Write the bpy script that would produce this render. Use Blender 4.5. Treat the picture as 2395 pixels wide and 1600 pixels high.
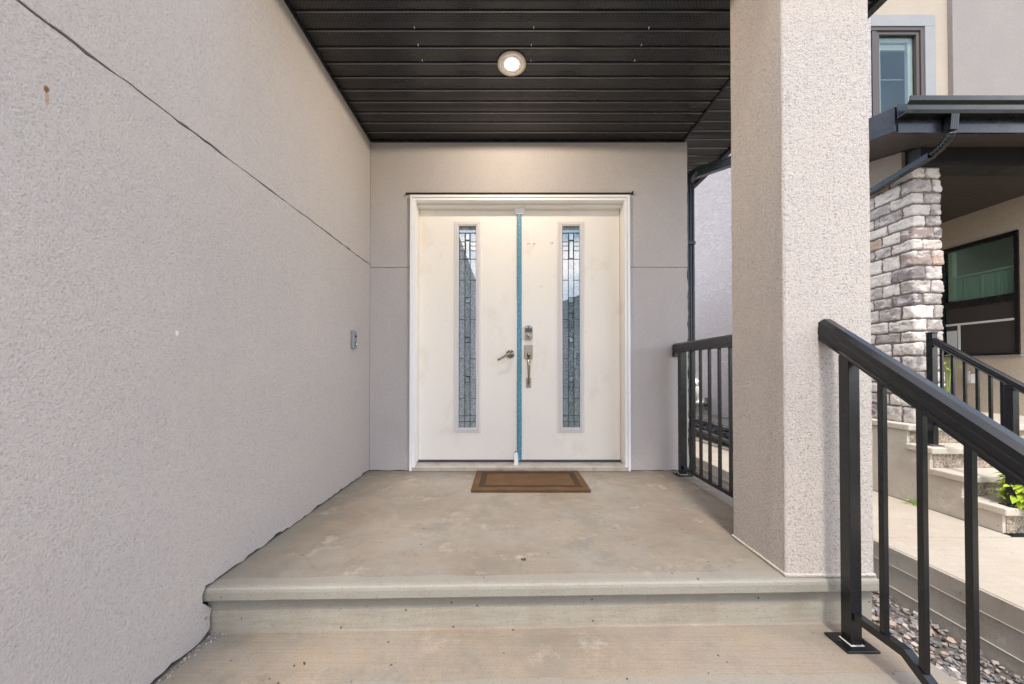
import bpy, bmesh, math, random
from mathutils import Vector, noise, Matrix
R = math.radians
for o in list(bpy.data.objects): bpy.data.objects.remove(o)
sc = bpy.context.scene
C = sc.collection

# ---------------------------------------------------------------- camera
PITCH = 0.6
cam_d = bpy.data.cameras.new("camera")
cam = bpy.data.objects.new("camera", cam_d); C.objects.link(cam)
cam.location = (0, 0, 0.77)
cam.rotation_euler = (R(90 + PITCH), 0, 0)
cam_d.sensor_width = 36.0; cam_d.lens = 36.0 * 832 / 2395
cam_d.shift_x = 5.5 / 2395; cam_d.shift_y = (65 - 832 * math.tan(R(PITCH))) / 2395
cam_d.clip_start = 0.02; cam_d.clip_end = 500
sc.camera = cam

# ---------------------------------------------------------------- world
SUN_EL, SUN_AZ = 60, -5           # azimuth: the sun stands behind the camera (-Y), a touch to the left
w = bpy.data.worlds.new("World"); sc.world = w; w.use_nodes = True
nt = w.node_tree; N = nt.nodes; L = nt.links
bg = N["Background"]; bg.inputs["Strength"].default_value = 0.15
sky = N.new("ShaderNodeTexSky"); sky.sky_type = 'NISHITA'; sky.sun_disc = False
sky.sun_elevation = R(SUN_EL); sky.sun_rotation = R(180 - SUN_AZ)
tc = N.new("ShaderNodeTexCoord"); mp = N.new("ShaderNodeMapping"); mp.inputs["Scale"].default_value = (1, 1, 2.6)
no = N.new("ShaderNodeTexNoise"); no.inputs["Scale"].default_value = 2.1; no.inputs["Detail"].default_value = 8; no.inputs["Roughness"].default_value = .58
rp = N.new("ShaderNodeValToRGB"); rp.color_ramp.elements[0].position = .44; rp.color_ramp.elements[1].position = .60
mx = N.new("ShaderNodeMixRGB"); mx.inputs["Color2"].default_value = (13.0, 12.6, 12.7, 1)
L.new(tc.outputs["Generated"], mp.inputs["Vector"]); L.new(mp.outputs[0], no.inputs["Vector"]); L.new(no.outputs["Fac"], rp.inputs["Fac"])
L.new(rp.outputs["Color"], mx.inputs["Fac"]); L.new(sky.outputs[0], mx.inputs["Color1"]); L.new(mx.outputs[0], bg.inputs["Color"])

sd = bpy.data.lights.new("sun", 'SUN'); sd.energy = 1.75; sd.angle = R(8); sd.color = (1, .94, .87)
so = bpy.data.objects.new("sun", sd); C.objects.link(so)
dv = Vector((-math.sin(R(SUN_AZ)) * math.cos(R(SUN_EL)), math.cos(R(SUN_AZ)) * math.cos(R(SUN_EL)), -math.sin(R(SUN_EL))))
so.rotation_euler = dv.to_track_quat('-Z', 'Y').to_euler()
sc.view_settings.view_transform = 'Standard'; sc.view_settings.look = 'None'
sc.view_settings.exposure = 1.05; sc.view_settings.gamma = 1; sc.view_settings.use_curve_mapping = False

# ---------------------------------------------------------------- materials
class Mat:
    def __init__(s, name, col=(.5, .5, .5), rough=.8, metal=0, spec=.5):
        s.m = bpy.data.materials.new(name); s.m.use_nodes = True
        s.n = s.m.node_tree.nodes; s.l = s.m.node_tree.links
        s.b = s.n["Principled BSDF"]
        s.b.inputs["Base Color"].default_value = (*col, 1); s.b.inputs["Roughness"].default_value = rough
        s.b.inputs["Metallic"].default_value = metal; s.b.inputs["Specular IOR Level"].default_value = spec
        s.col = None; s.base = col; s.normal = None
        s.geo = s.n.new("ShaderNodeNewGeometry")
    def mapped(s, scale):
        m = s.n.new("ShaderNodeMapping"); m.inputs["Scale"].default_value = scale if hasattr(scale, '__len__') else (scale,) * 3
        s.l.new(s.geo.outputs["Position"], m.inputs["Vector"]); return m.outputs[0]
    def noise(s, scale, detail=4, rough=.55, dist=0):
        t = s.n.new("ShaderNodeTexNoise"); t.inputs["Scale"].default_value = 1; t.inputs["Detail"].default_value = detail
        t.inputs["Roughness"].default_value = rough; t.inputs["Distortion"].default_value = dist
        s.l.new(s.mapped(scale), t.inputs["Vector"]); return t.outputs["Fac"]
    def voro(s, scale, feature='F1', out="Distance", rnd=1):
        t = s.n.new("ShaderNodeTexVoronoi"); t.inputs["Scale"].default_value = 1; t.feature = feature
        t.inputs["Randomness"].default_value = rnd
        s.l.new(s.mapped(scale), t.inputs["Vector"]); return t.outputs[out]
    def ramp(s, v, a, b, lo=0., hi=1.):
        r = s.n.new("ShaderNodeMapRange"); r.inputs["From Min"].default_value = a; r.inputs["From Max"].default_value = b
        r.inputs["To Min"].default_value = lo; r.inputs["To Max"].default_value = hi
        s.l.new(v, r.inputs["Value"]); return r.outputs[0]
    def math(s, op, a, b=None):
        m = s.n.new("ShaderNodeMath"); m.operation = op
        for i, v in enumerate((a, b)):
            if v is None: continue
            if isinstance(v, (int, float)): m.inputs[i].default_value = v
            else: s.l.new(v, m.inputs[i])
        return m.outputs[0]
    def xyz(s):
        x = s.n.new("ShaderNodeSeparateXYZ"); s.l.new(s.geo.outputs["Position"], x.inputs[0]); return x.outputs
    def mix(s, fac, col, mode='MIX'):
        """mix col over the current colour by fac"""
        m = s.n.new("ShaderNodeMixRGB"); m.blend_type = mode
        if isinstance(fac, (int, float)): m.inputs[0].default_value = fac
        else: s.l.new(fac, m.inputs[0])
        if s.col is None: m.inputs[1].default_value = (*s.base, 1)
        else: s.l.new(s.col, m.inputs[1])
        if hasattr(col, '__len__'): m.inputs[2].default_value = (*col, 1)
        else: s.l.new(col, m.inputs[2])
        s.col = m.outputs[0]; s.l.new(s.col, s.b.inputs["Base Color"]); return s
    def bump(s, h, dist=.002, strength=1.):
        b = s.n.new("ShaderNodeBump"); b.inputs["Distance"].default_value = dist; b.inputs["Strength"].default_value = strength
        s.l.new(h, b.inputs["Height"])
        if s.normal is not None: s.l.new(s.normal, b.inputs["Normal"])
        s.normal = b.outputs[0]; s.l.new(s.normal, s.b.inputs["Normal"]); return s
    def rough(s, v): s.l.new(v, s.b.inputs["Roughness"]); return s

M = {}
def stucco(name, col, grain=170, d=.0022, pit=.5):
    m = Mat(name, col, .92, spec=.2)
    big = m.noise(.9, 3); mid = m.noise((5, 5, 2), 4)
    m.mix(m.ramp(big, .35, .7, 0, .35), tuple(c * .86 for c in col))
    m.mix(m.ramp(mid, .45, .75, 0, .3), tuple(c * k for c, k in zip(col, (1.07, 1.03, .98))))
    g = m.noise(grain, 3, .75); g2 = m.noise(grain * .45, 3, .6)
    m.mix(m.ramp(g, .38, .47, pit, 0), tuple(c * .38 for c in col))       # sand grain pits
    m.mix(m.ramp(g2, .52, .68, 0, pit * .5), tuple(min(1, c * 1.3) for c in col))
    m.bump(g, d * 1.5, 1).bump(g2, d * .55, 1)
    m.mix(m.ramp(m.noise((2.2, 2.2, 1.1), 5, .6), .5, .68, 0, .35), tuple(c * k for c, k in zip(col, (.84, .83, .86))))
    m.mix(m.ramp(m.noise((1.5, 1.5, 3), 5, .65), .52, .7, 0, .35), tuple(min(1, c * k) for c, k in zip(col, (1.10, 1.05, .98))))
    return m
s = stucco("stucco_wall", (.54, .508, .497), 165, .0038, .34)
# rust spot under a nail and a pale fleck on the left wall
x, y, z = s.xyz()
onwall = s.math('LESS_THAN', x, -1.0)
def spot(cy, cz, ry, rz):
    a = s.math('POWER', s.math('DIVIDE', s.math('SUBTRACT', y, cy), ry), 2.); b = s.math('POWER', s.math('DIVIDE', s.math('SUBTRACT', z, cz), rz), 2.)
    wob = s.ramp(s.noise(90, 3), .3, .7, -.5, .5)
    return s.math('MULTIPLY', s.ramp(s.math('ADD', s.math('ADD', a, b), wob), .55, 1.25, 1, 0), onwall)
s.mix(s.math('MULTIPLY', spot(.816, 1.400, .0035, .022), .55), (.42, .22, .07))
s.mix(s.math('MULTIPLY', spot(.815, 1.418, .0055, .008), .95), (.24, .10, .025))
s.mix(s.math('MULTIPLY', spot(1.143, .888, .005, .009), .8), (.85, .84, .82))
s.mix(s.math('MULTIPLY', spot(1.262, -.105, .006, .006), .8), (.36, .18, .05))
M['stucco'] = s.m
M['stucco_column'] = stucco("stucco_column", (.575, .525, .483), 170, .0038, .66).m
M['stucco_beige'] = stucco("stucco_beige", (.44, .38, .31), 120, .0012).m
M['stucco_porch'] = stucco('stucco_porch', (.62, .535, .43), 120, .0012).m
M['stucco_grey'] = stucco("stucco_grey", (.30, .275, .26), 120, .0012).m
M['stucco_trim'] = stucco("stucco_trim", (.32, .33, .34), 120, .0008).m
m = Mat("stucco_swirl", (.60, .56, .57), .9, spec=.2)
g = m.noise((9, 9, 26), 4, .65, 2.2)
m.mix(m.ramp(g, .3, .48, .45, 0), (.34, .30, .28)); m.bump(g, .05, 1).bump(m.noise(110, 2), .001); M['stucco_swirl'] = m.m

def concrete(name, col, broom=True, bands=False, stain=1., d=.0012):
    m = Mat(name, col, .88, spec=.25)
    k_ = lambda *f: tuple(min(1, c * q) for c, q in zip(col, f))
    m.mix(m.ramp(m.noise(1.3, 6, .62), .40, .62, 0, .6 * stain), k_(.78, .68, .60))
    m.mix(m.ramp(m.noise((2.6, 3.4, 3.4), 6, .68, .8), .50, .64, 0, .5 * stain), k_(1.07, .98, .88))
    m.mix(m.ramp(m.noise(4.1, 6, .7), .36, .47, .45 * stain, 0), k_(.72, .74, .72))
    m.mix(m.ramp(m.noise(5.3, 7, .72), .57, .68, 0, .55 * stain), k_(1.32, 1.32, 1.32))
    m.mix(m.ramp(m.noise(9, 7, .78, .5), .58, .72, 0, .55 * stain), k_(.58, .52, .47))
    m.mix(m.ramp(m.noise((13, 13, 1.6), 5, .7), .52, .68, 0, .3 * stain), k_(.78, .72, .66))
    if broom:
        b = m.noise((2.6, 170, 50), 4, .75)
        msk = None
        if bands:
            x, y, z = m.xyz()
            yy = m.math('SUBTRACT', y, m.math('MULTIPLY', m.math('ADD', x, 1.08), .023))
            def band(a, c):
                v = m.math('ADD', yy, m.ramp(m.noise(5, 2), .3, .7, -.008, .008))
                return m.math('MULTIPLY', m.math('GREATER_THAN', v, a), m.math('LESS_THAN', v, c))
            msk = m.math('ADD', m.math('MULTIPLY', band(1.16, 1.322), m.math('GREATER_THAN', z, -.1)), band(.9, 1.072))
            msk = m.math('MAXIMUM', msk, m.math('GREATER_THAN', x, 1.30))
            # iron-tinted film on the lower treads and greenish grey along the wall
            tread = m.math('MULTIPLY', m.math('LESS_THAN', z, -.17), m.ramp(m.noise(2.9, 6, .7, .5), .38, .62, .12, .55))
            m.mix(tread, (.35, .275, .20))
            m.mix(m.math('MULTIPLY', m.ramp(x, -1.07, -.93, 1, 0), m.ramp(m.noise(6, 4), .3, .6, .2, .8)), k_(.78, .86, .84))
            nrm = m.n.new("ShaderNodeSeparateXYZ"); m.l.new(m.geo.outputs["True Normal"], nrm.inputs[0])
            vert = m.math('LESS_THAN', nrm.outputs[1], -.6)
            m.mix(m.math('MULTIPLY', vert, .8), k_(1.62, 1.66, 1.58))  # front-facing risers coloured paler to offset the shade under the nosing
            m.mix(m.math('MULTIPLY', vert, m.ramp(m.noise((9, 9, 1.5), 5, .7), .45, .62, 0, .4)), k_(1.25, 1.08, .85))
            m.mix(m.math('MULTIPLY', msk, .6), k_(1.02, 1.08, 1.10))
        fac = m.ramp(b, .40, .56, .22, 0)
        if msk is not None:
            inv = m.math('SUBTRACT', 1, msk); fac = m.math('MULTIPLY', fac, inv); b = m.math('MULTIPLY', b, inv)
        m.mix(fac, k_(.62, .60, .58)); m.bump(b, .0015, .7)
    fine = m.noise(170, 4, .8)
    m.mix(m.ramp(fine, .36, .44, .45, 0), k_(.5, .48, .46)); m.mix(m.ramp(fine, .58, .66, 0, .3), k_(1.35, 1.33, 1.3)); m.bump(fine, d * 1.6)
    sp = m.voro(13); m.mix(m.ramp(sp, .05, .075, .8, 0), k_(.25, .22, .2))       # small pop-outs and specks
    sp = m.voro(31); m.mix(m.ramp(sp, .05, .08, .6, 0), k_(.35, .33, .3))
    return m
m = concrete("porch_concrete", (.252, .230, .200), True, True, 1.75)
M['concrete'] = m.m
M['concrete_path'] = concrete("path_concrete", (.46, .41, .34), True, False, .6).m
M['concrete_side'] = concrete("cast_concrete", (.56, .525, .455), False, False, .9).m
M['concrete_formed'] = concrete("board_formed_concrete", (.60, .565, .50), False, False, 1.3, .006).m
m = Mat("exposed_aggregate", (.40, .33, .25), .8)
v = m.voro(75, out="Color"); sp_ = m.n.new('ShaderNodeSeparateColor'); m.l.new(v, sp_.inputs[0]); m.mix(m.ramp(sp_.outputs[0], .5, .8, 0, .9), (.55, .48, .38)); m.mix(m.ramp(sp_.outputs[1], .6, .9, 0, .8), (.16, .12, .09)); m.mix(m.ramp(m.voro(75, 'DISTANCE_TO_EDGE'), 0, .09, .8, 0), (.13, .10, .08)); 
m.bump(m.voro(75), .006); M['aggregate'] = m.m

m = Mat("black_powder_coat", (.005, .006, .008), .3, spec=.5)
m.rough(m.ramp(m.noise(9, 3), .3, .7, .2, .36)); m.bump(m.noise(900, 1), .00015); m.mix(m.ramp(m.noise(45, 4, .7), .66, .8, 0, .35), (.09, .085, .08)); m.b.inputs['Coat Weight'].default_value = .2; m.b.inputs['Coat Roughness'].default_value = .1; M['black'] = m.m
m = Mat("dark_prefinished_metal", (.024, .024, .027), .38, spec=.5); m.rough(m.ramp(m.noise(4, 3), .3, .7, .3, .48)); M['soffit_plain'] = m.m
M['soffit_rib'] = Mat('glossy_soffit_rib', (.03, .031, .036), .22, spec=1.).m; M['soffit_rib'].node_tree.nodes['Principled BSDF'].inputs['Coat Weight'].default_value = 1
M['soffit_brown'] = Mat('brown_black_soffit', (.085, .070, .066), .45, spec=.5).m
m = Mat("perforated_soffit", (.008, .009, .013), .3, spec=.5)
x, y, z = m.xyz()
# rows of punched slots, every other row shifted half a pitch
row = m.math('FLOOR', m.math('DIVIDE', y, .011))
sh = m.math('MULTIPLY', m.math('MODULO', m.math('ADD', row, 2000), 2.), .009)
fx = m.math('FRACT', m.math('DIVIDE', m.math('ADD', m.math('ADD', x, 10), sh), .018)); fy = m.math('FRACT', m.math('DIVIDE', m.math('ADD', y, 10), .011))
hole = m.math('MULTIPLY', m.math('LESS_THAN', m.math('ABSOLUTE', m.math('SUBTRACT', fx, .5)), .24), m.math('LESS_THAN', m.math('ABSOLUTE', m.math('SUBTRACT', fy, .5)), .2))
m.mix(m.math('MULTIPLY', hole, .95), (.0015, .0015, .0015))
lip = m.math('MULTIPLY', m.math('LESS_THAN', m.math('ABSOLUTE', m.math('SUBTRACT', fx, .5)), .24), m.math('LESS_THAN', m.math('ABSOLUTE', m.math('SUBTRACT', fy, .78)), .08))
m.mix(m.math('MULTIPLY', lip, .6), (.16, .15, .13))
m.bump(m.noise((1.5, 12, 2), 2), .003, .5); m.bump(m.math('SUBTRACT', 1, hole), .0006, .6)
m.rough(m.ramp(m.noise((3, 8, 3), 3), .3, .7, .2, .36)); m.b.inputs['Specular IOR Level'].default_value = .38; m.b.inputs['Coat Weight'].default_value = .06; m.b.inputs['Coat Roughness'].default_value = .12; M['soffit'] = m.m

m = Mat("cream_door_paint", (.87, .83, .755), .5, spec=.4)
m.mix(m.ramp(m.noise(2.2, 4, .6), .45, .7, 0, .6), (.83, .81, .77)); m.mix(m.ramp(m.noise((5, 5, 3), 5, .65), .55, .70, 0, .35), (.68, .58, .48))
m.mix(m.ramp(m.noise(17, 5, .7), .62, .76, 0, .45), (.50, .43, .37))
m.bump(m.noise((260, 50, 14), 3), .0007, .6); M['door'] = m.m
m = Mat("white_vinyl", (.87, .87, .88), .45); m.mix(m.ramp(m.noise(7, 5, .7), .55, .8, 0, .3), (.58, .57, .55)); M['white'] = m.m
m = Mat("lite_frame_grey_white", (.72, .70, .70), .5); M['litewhite'] = m.m
m = Mat("blue_film", (.055, .25, .37), .45)
x, y, z = m.xyz()
edge = m.math('GREATER_THAN', m.noise((160, 10, 90), 3, .7), .585)
m.mix(m.math('MULTIPLY', edge, .75), (.62, .64, .64)); m.mix(m.ramp(m.noise((200, 5, 2.5), 3), .5, .65, 0, .5), (.12, .36, .48)); M['blue'] = m.m
m = Mat("brushed_nickel", (.36, .32, .27), .28, 1); m.bump(m.noise((40, 40, 900), 2), .0001); M['nickel'] = m.m
M['dark'] = Mat("dark_gap", (.012, .011, .010), .9).m
M['keys'] = Mat("keypad_buttons", (.10, .10, .11), .5).m
m = Mat("aluminium_sill", (.52, .48, .42), .5, .3); m.mix(m.ramp(m.noise(14, 5), .45, .7, 0, .6), (.30, .25, .20)); M['sill'] = m.m
M['bronze'] = Mat("dark_bronze_strip", (.05, .05, .07), .4).m
M['lead'] = Mat("dark_came", (.008, .014, .024), .5, 0).m
def glass_pat(name, col, sc_, d, rgh=.25, lo=.5):
    m = Mat(name, col, rgh, spec=.5)
    n = m.noise(sc_, 2, .5, .6)
    m.mix(m.ramp(n, .46, .60, 0, .85), tuple(min(1, c * 3.2 + .03) for c in col)); m.mix(m.ramp(n, .38, .46, .8, 0), tuple(c * .25 for c in col))
    m.bump(n, d, 1)
    m.b.inputs["Coat Weight"].default_value = 1; m.b.inputs["Coat IOR"].default_value = 2.6; m.b.inputs["Coat Roughness"].default_value = .015
    return m.m
M['g_pebble'] = glass_pat("pebbled_glass", (.085, .125, .150), (230, 100, 230), .003)
M['g_ripple'] = glass_pat("rippled_glass", (.05, .09, .115), (170, 100, 45), .010, .12)
M['g_bevel'] = glass_pat("bevel_glass", (.08, .14, .16), (12, 8, 12), .001, .08)
m = Mat("coir_mat", (.135, .086, .052), .97, spec=.1)
m.mix(m.ramp(m.noise(350, 3, .7), .38, .6, .75, 0), (.12, .055, .02)); m.mix(m.ramp(m.noise(9, 4), .45, .7, 0, .4), (.20, .12, .065)); m.bump(m.noise(320, 3), .01); M['coir'] = m.m
m = Mat("coir_dark_border", (.038, .026, .019), .97, spec=.1); m.mix(m.ramp(m.noise(350, 3, .7), .45, .65, 0, .6), (.18, .11, .06)); m.bump(m.noise(320, 3), .006); M['coir_dark'] = m.m
m = Mat("lamp_trim_paint", (.72, .62, .50), .5); M['lamptrim'] = m.m
m = Mat("lit_lamp_lens", (.9, .9, .9), .4); m.b.inputs["Emission Color"].default_value = (1, .93, .82, 1); m.b.inputs["Emission Strength"].default_value = 9; M['lamp'] = m.m
m = Mat("grey_plastic", (.30, .33, .37), .35, .3); M['bell'] = m.m
M['bellface'] = Mat("doorbell_face", (.22, .22, .22), .3).m
m = Mat("gloss_black", (.008, .010, .010), .1); M['glossblack'] = m.m
m = Mat("button_ring", (.15, .55, .45), .3); m.b.inputs["Emission Color"].default_value = (.2, .9, .7, 1); m.b.inputs["Emission Strength"].default_value = .5; M['ring'] = m.m

# manufactured stone: each block its own tone
m = Mat("ledge_stone", (.52, .47, .43), .85, spec=.25)
isl = m.geo.outputs["Random Per Island"]
cr = m.n.new("ShaderNodeValToRGB"); cr.color_ramp.interpolation = 'LINEAR'
E = cr.color_ramp.elements; E[0].color = (.38, .345, .32, 1); E[1].color = (.76, .70, .63, 1); E[1].position = 1
for p, c in ((.2, (.58, .53, .49, 1)), (.42, (.76, .70, .64, 1)), (.55, (.25, .22, .225, 1)), (.7, (.52, .38, .29, 1)), (.76, (.76, .72, .68, 1))):
    e = E.new(p); e.color = c
m.l.new(isl, cr.inputs[0]); m.mix(1., cr.outputs[0])
m.mix(m.ramp(m.noise((9, 9, 15), 5, .66, .5), .50, .64, .0, .75), (.82, .77, .70))
m.mix(m.ramp(m.noise((11, 11, 20), 6, .7, .4), .33, .46, .8, 0), (.19, .17, .17))
m.bump(m.noise(26, 5, .68), .02, 1); M['stone'] = m.m
m = Mat("mortar", (.17, .15, .135), .95); m.bump(m.noise(120, 3), .003); M['mortar'] = m.m
m = Mat("dark_brown_window_frame", (.075, .06, .052), .4); M['frame_brown'] = m.m
m = Mat("pale_interior_trim", (.80, .82, .78), .5); M['innertrim'] = m.m
def pane(name, tint, fac):
    m = bpy.data.materials.new(name); m.use_nodes = True; n = m.node_tree.nodes; l = m.node_tree.links
    n.remove(n["Principled BSDF"]); o = n["Material Output"]
    t = n.new("ShaderNodeBsdfTransparent"); t.inputs[0].default_value = (*tint, 1); g = n.new("ShaderNodeBsdfGlossy"); g.inputs["Roughness"].default_value = .02
    lw = n.new("ShaderNodeLayerWeight"); lw.inputs[0].default_value = .5; pw_ = n.new("ShaderNodeMath"); pw_.operation = 'POWER'; pw_.inputs[1].default_value = 4; l.new(lw.outputs["Facing"], pw_.inputs[0])
    f = n.new("ShaderNodeMapRange"); f.inputs["To Min"].default_value = fac; f.inputs["To Max"].default_value = .9; l.new(pw_.outputs[0], f.inputs["Value"])
    mi = n.new("ShaderNodeMixShader"); l.new(f.outputs[0], mi.inputs[0])
    l.new(t.outputs[0], mi.inputs[1]); l.new(g.outputs[0], mi.inputs[2]); l.new(mi.outputs[0], o.inputs[0]); return m
M['pane'] = pane("window_glass", (.74, .83, .78), .07)
M['pane_grey'] = pane('window_glass_grey', (.78, .82, .80), .06)
M['screen'] = Mat("insect_screen", (.055, .046, .042), .8).m
m = Mat("curtain_cloth", (.62, .76, .72), .9); M['curtain'] = m.m
m = Mat("room_dark", (.38, .44, .42), .9); M['room'] = m.m
M['blind'] = Mat("roller_blind", (.72, .76, .74), .6).m
m = Mat("black_tubing", (.02, .02, .024), .38); m.bump(m.noise(60, 4), .004); M['tube'] = m.m
m = Mat("pvc", (.78, .76, .72), .4); M['pvc'] = m.m
m = Mat("shale", (.20, .17, .155), .75)
isl = m.geo.outputs["Random Per Island"]; cr = m.n.new("ShaderNodeValToRGB"); E = cr.color_ramp.elements
E[0].color = (.13, .125, .13, 1); E[1].color = (.50, .45, .41, 1)
for p, c in ((.35, (.22, .205, .205, 1)), (.6, (.31, .28, .26, 1)), (.8, (.38, .29, .23, 1))): e = E.new(p); e.color = c
m.l.new(isl, cr.inputs[0]); m.mix(1., cr.outputs[0]); m.bump(m.noise(90, 3), .003); M['shale'] = m.m
m = Mat("soil", (.12, .10, .085), .95); m.bump(m.noise(40, 4), .02); M['soil'] = m.m
def leafm(name, a, b):
    m = Mat(name, a, .5, spec=.35); m.mix(m.ramp(m.geo.outputs["Random Per Island"], 0, 1), b)
    m.mix(m.ramp(m.noise(40, 3), .4, .7, 0, .4), tuple(c * .6 for c in a)); m.b.inputs["Subsurface Weight"].default_value = 0; return m.m
M['lime'] = leafm("lime_leaf", (.24, .40, .03), (.55, .60, .06)); M['leaf'] = leafm("green_leaf", (.14, .34, .03), (.40, .55, .08))
m = Mat("terracotta", (.30, .14, .08), .8); M['pot'] = m.m
m = Mat("grass", (.075, .09, .05), .95); m.mix(m.ramp(m.noise(30, 4), .3, .7, 0, .7), (.11, .12, .075)); m.bump(m.noise(60, 3), .03); M['grass'] = m.m
m = Mat("asphalt", (.06, .06, .062), .9); m.bump(m.noise(100, 3), .004); M['asphalt'] = m.m
m = Mat("siding_across", (.30, .29, .27), .8); M['siding'] = m.m
m = Mat("shingles", (.09, .085, .08), .9); m.bump(m.noise(14, 3), .02); M['shingle'] = m.m
M['deadleaf'] = Mat("dead_leaf", (.06, .04, .025), .9).m
M['caulk'] = Mat("old_caulk", (.62, .58, .51), .8).m

# ---------------------------------------------------------------- geometry helpers
class MB:
    def __init__(s): s.bm = bmesh.new(); s.mi = 0
    def _tag(s, faces):
        for f in faces: f.material_index = s.mi
    def box(s, x0, x1, y0, y1, z0, z1, bev=0, seg=2):
        vs = [s.bm.verts.new((x, y, z)) for z in (z0, z1) for y in (y0, y1) for x in (x0, x1)]
        idx = [(0, 2, 3, 1), (4, 5, 7, 6), (0, 1, 5, 4), (2, 6, 7, 3), (0, 4, 6, 2), (1, 3, 7, 5)]
        fs = [s.bm.faces.new([vs[i] for i in q]) for q in idx]; s._tag(fs)
        if bev:
            es = list({e for f in fs for e in f.edges})
            r = bmesh.ops.bevel(s.bm, geom=es, offset=bev, segments=seg, profile=.5, affect='EDGES'); s._tag(r['faces'])
        return s
    def prism(s, pts, axis, a, b, skew=None):
        """closed 2-D polygon extruded along axis ('x': pts=(y,z); 'y': pts=(x,z); 'z': pts=(x,y))"""
        def P(p, t):
            v = {'x': (t, p[0], p[1]), 'y': (p[0], t, p[1]), 'z': (p[0], p[1], t)}[axis]
            return skew(v) if skew else v
        A = [s.bm.verts.new(P(p, a)) for p in pts]; B = [s.bm.verts.new(P(p, b)) for p in pts]
        n = len(pts); fs = [s.bm.faces.new(A), s.bm.faces.new(B[::-1])]
        for i in range(n): fs.append(s.bm.faces.new((A[i], B[i], B[(i + 1) % n], A[(i + 1) % n])))
        s._tag(fs); return s
    def sweep(s, prof, path, up=Vector((0, 0, 1)), cap=True):
        """closed profile (u: sideways, v: up) swept along a 3-D path with mitred joints"""
        path = [Vector(p) for p in path]; rings = []
        for i, p in enumerate(path):
            d0 = (path[i] - path[i - 1]).normalized() if i else None
            d1 = (path[i + 1] - path[i]).normalized() if i < len(path) - 1 else None
            d0 = d0 or d1; d1 = d1 or d0; t = (d0 + d1).normalized()
            side = t.cross(up).normalized(); uu = side.cross(t).normalized(); k = 1 / max(.3, t.dot(d1))
            # scale only in the bend plane (approximately v)
            rings.append([s.bm.verts.new(p + side * u + uu * v * k) for u, v in prof])
        n = len(prof); fs = []
        for a, b in zip(rings, rings[1:]):
            for i in range(n): fs.append(s.bm.faces.new((a[i], a[(i + 1) % n], b[(i + 1) % n], b[i])))
        if cap: fs += [s.bm.faces.new(rings[0][::-1]), s.bm.faces.new(rings[-1])]
        s._tag(fs); return s
    def tube(s, path, r, n=12, up=Vector((0, 0, 1))):
        rr = r if hasattr(r, '__len__') else [r] * len(path)
        path = [Vector(p) for p in path]; rings = []; 
        for i, p in enumerate(path):
            t = (path[min(i + 1, len(path) - 1)] - path[max(i - 1, 0)]).normalized()
            u = up if abs(t.dot(up)) < .95 else Vector((0, 1, 0))
            a = t.cross(u).normalized(); b = a.cross(t)
            rings.append([s.bm.verts.new(p + (a * math.cos(2 * math.pi * k / n) + b * math.sin(2 * math.pi * k / n)) * rr[i]) for k in range(n)])
        fs = []
        for a, b in zip(rings, rings[1:]):
            for i in range(n): fs.append(s.bm.faces.new((a[i], a[(i + 1) % n], b[(i + 1) % n], b[i])))
        fs += [s.bm.faces.new(rings[0][::-1]), s.bm.faces.new(rings[-1])]
        for f in fs: f.smooth = True
        s._tag(fs); return s
    def lathe(s, prof, c, axis='z', n=32, smooth=True):
        c = Vector(c); rings = []
        for r, h in prof:
            ring = []
            for k in range(n):
                a = 2 * math.pi * k / n; u, v = r * math.cos(a), r * math.sin(a)
                ring.append(s.bm.verts.new(c + (Vector((u, v, h)) if axis == 'z' else Vector((u, h, v)) if axis == 'y' else Vector((h, u, v)))))
            rings.append(ring)
        fs = []
        for a, b in zip(rings, rings[1:]):
            for i in range(n): fs.append(s.bm.faces.new((a[i], a[(i + 1) % n], b[(i + 1) % n], b[i])))
        for f in fs: f.smooth = smooth
        if prof[-1][0] > 1e-5: fs.append(s.bm.faces.new(rings[-1]))
        if prof[0][0] > 1e-5: fs.append(s.bm.faces.new(rings[0][::-1]))
        s._tag(fs); return s
ORG = {}
def build(name, mb, mats, parent=None, label=None, cat=None, group=None, kind=None, org=None):
    bm = mb.bm if isinstance(mb, MB) else mb
    bmesh.ops.recalc_face_normals(bm, faces=bm.faces)
    if org is None:
        xs = [v.co for v in bm.verts]
        org = Vector(((min(v.x for v in xs) + max(v.x for v in xs)) / 2, (min(v.y for v in xs) + max(v.y for v in xs)) / 2, min(v.z for v in xs)))
    org = Vector(org)
    for v in bm.verts: v.co -= org
    me = bpy.data.meshes.new(name); bm.to_mesh(me); bm.free()
    for m in (mats if isinstance(mats, (list, tuple)) else [mats]): me.materials.append(M[m])
    o = bpy.data.objects.new(name, me); C.objects.link(o); ORG[o.name] = org
    if parent: o.parent = parent; o.location = org - ORG[parent.name]
    else: o.location = org
    for k, v in (('label', label), ('category', cat), ('group', group), ('kind', kind)):
        if v: o[k] = v
    return o
def thing(name, loc, label, cat, group=None):
    o = bpy.data.objects.new(name, None); C.objects.link(o); o.location = loc; ORG[o.name] = Vector(loc)
    o.empty_display_size = .1; o['label'] = label; o['category'] = cat
    if group: o['group'] = group
    return o
def copy_part(o, worldorg, parent):
    c = o.copy(); C.objects.link(c); c.parent = parent; ORG[c.name] = Vector(worldorg); c.location = Vector(worldorg) - ORG[parent.name]; return c
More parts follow.
